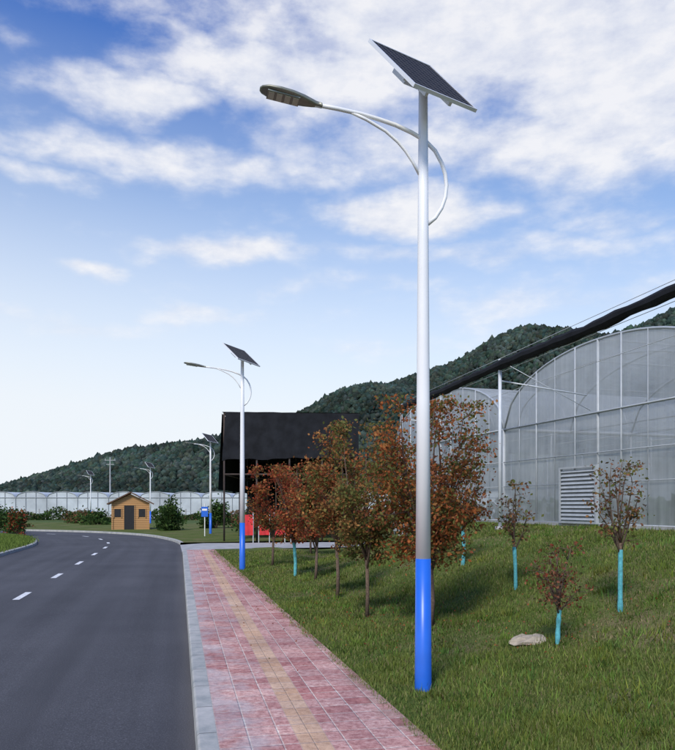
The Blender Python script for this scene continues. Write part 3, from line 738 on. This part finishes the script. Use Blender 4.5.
for (x,y,h_) in ((-38,122,10),(-14,150,12)):
    e=empty('utility_pole',(x,y,0)); p=MB(); p.tube([(0,0,0),(0,0,h_)],[.14,.09],7); p.box((0,0,h_-.5),(1.8,.1,.1)); p.box((0,0,h_-1.2),(1.3,.1,.1)); 
    for s in(-.8,0,.8): p.tube([(s,0,h_-.45),(s,0,h_-.2)],.05,5)
    p.obj('pole_and_crossarms',[CONC],e)

# ------------------------------------------------------------------ hills with forest
sky_px=[(-260,486),(-120,484),(0,482),(30,474),(60,466),(110,455),(150,452),(190,446),(222,436),(265,426),(310,413),(340,400),(380,383),(415,365),(450,355),(490,341),(520,337),(560,339),(600,336),(640,327),(675,314),(760,285),(860,270),(1000,290)]
sa=np.array([math.atan((x-337.5)/730) for x,_ in sky_px])
RD=430.0
sh=np.array([(505-y)/730*RD+2 for x,y in sky_px])
def hill_z(X,D):
    a=np.arctan2(X,D); rh=np.interp(a,sa,sh)-4
    ridge=RD+25*np.sin(a*9)
    t=D/ridge
    z=rh*sm(.42,1.0,t)*(1-.55*sm(1.0,1.7,t))
    z=z+ (rh*.10)*np.sin(a*23+D*.02)*sm(.5,.8,t)*(1-sm(.9,1.0,t))
    return z-.2
az_=np.linspace(-.85,.80,150); dd=np.concatenate([np.linspace(175,430,46),np.linspace(440,760,16)])
A,Dg=np.meshgrid(az_,dd,indexing='ij'); Xg=np.tan(A)*Dg; Zg=hill_z(Xg,Dg)
V=np.c_[Xg.ravel(),Dg.ravel(),Zg.ravel()]; n2=len(dd)
F=np.array([(i*n2+j,(i+1)*n2+j,(i+1)*n2+j+1,i*n2+j+1) for i in range(len(az_)-1) for j in range(n2-1)])
np_mesh('hills',V,F,[FOREST],np.tile([[.030,.044,.034]],(len(V),1)),smooth=True)  # hill colour shifted to blue, painting aerial haze into it
import bmesh
bm=bmesh.new(); bmesh.ops.create_icosphere(bm,subdivisions=1,radius=1); tv=np.array([v.co[:] for v in bm.verts]); tf=np.array([[v.index for v in f.verts] for f in bm.faces]); bm.free()
def crowns(name,X,D,Z,S,cols):
    n=len(X); nv=len(tv)
    V=tv[None]*np.ones((n,1,1)); V=V*(1+rng.normal(0,.22,(n,nv,1)))
    V=V*S[:,None,None]*np.stack([rng.uniform(.8,1.2,n),rng.uniform(.8,1.2,n),rng.uniform(.8,1.4,n)],1)[:,None,:]
    V+=np.stack([X,D,Z+S*.4],1)[:,None,:]
    F=(tf[None]+np.arange(n)[:,None,None]*nv).reshape(-1,3)
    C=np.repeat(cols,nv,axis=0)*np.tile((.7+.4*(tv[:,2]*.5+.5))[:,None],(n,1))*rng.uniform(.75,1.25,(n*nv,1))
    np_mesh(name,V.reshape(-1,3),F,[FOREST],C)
n=32000
a=rng.uniform(-.60,.56,n); D=RD*(.50+.54*rng.uniform(0,1,n)**.8); X=np.tan(a)*D
Z=hill_z(X,D); S=rng.uniform(.7,1.8,n)*(D/330)
big=np.sin(a*31+D*.05)*.22+np.sin(a*57-D*.11)*.18
g=np.array([[.036,.052,.038]])*(rng.uniform(.65,1.45,n)*(1+big))[:,None]*np.stack([rng.uniform(.8,1.3,n),np.ones(n),rng.uniform(.9,1.25,n)],1)  # bluish crown base colour stands in for distance haze, no volume
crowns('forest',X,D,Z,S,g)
n=900
X=rng.uniform(-140,130,n); D=rng.uniform(150,205,n); S=rng.uniform(.9,2.2,n)
g=np.array([[.034,.054,.030]])*rng.uniform(.55,1.7,(n,1))
crowns('tree_belt',X,D,np.full(n,.4),S,g)
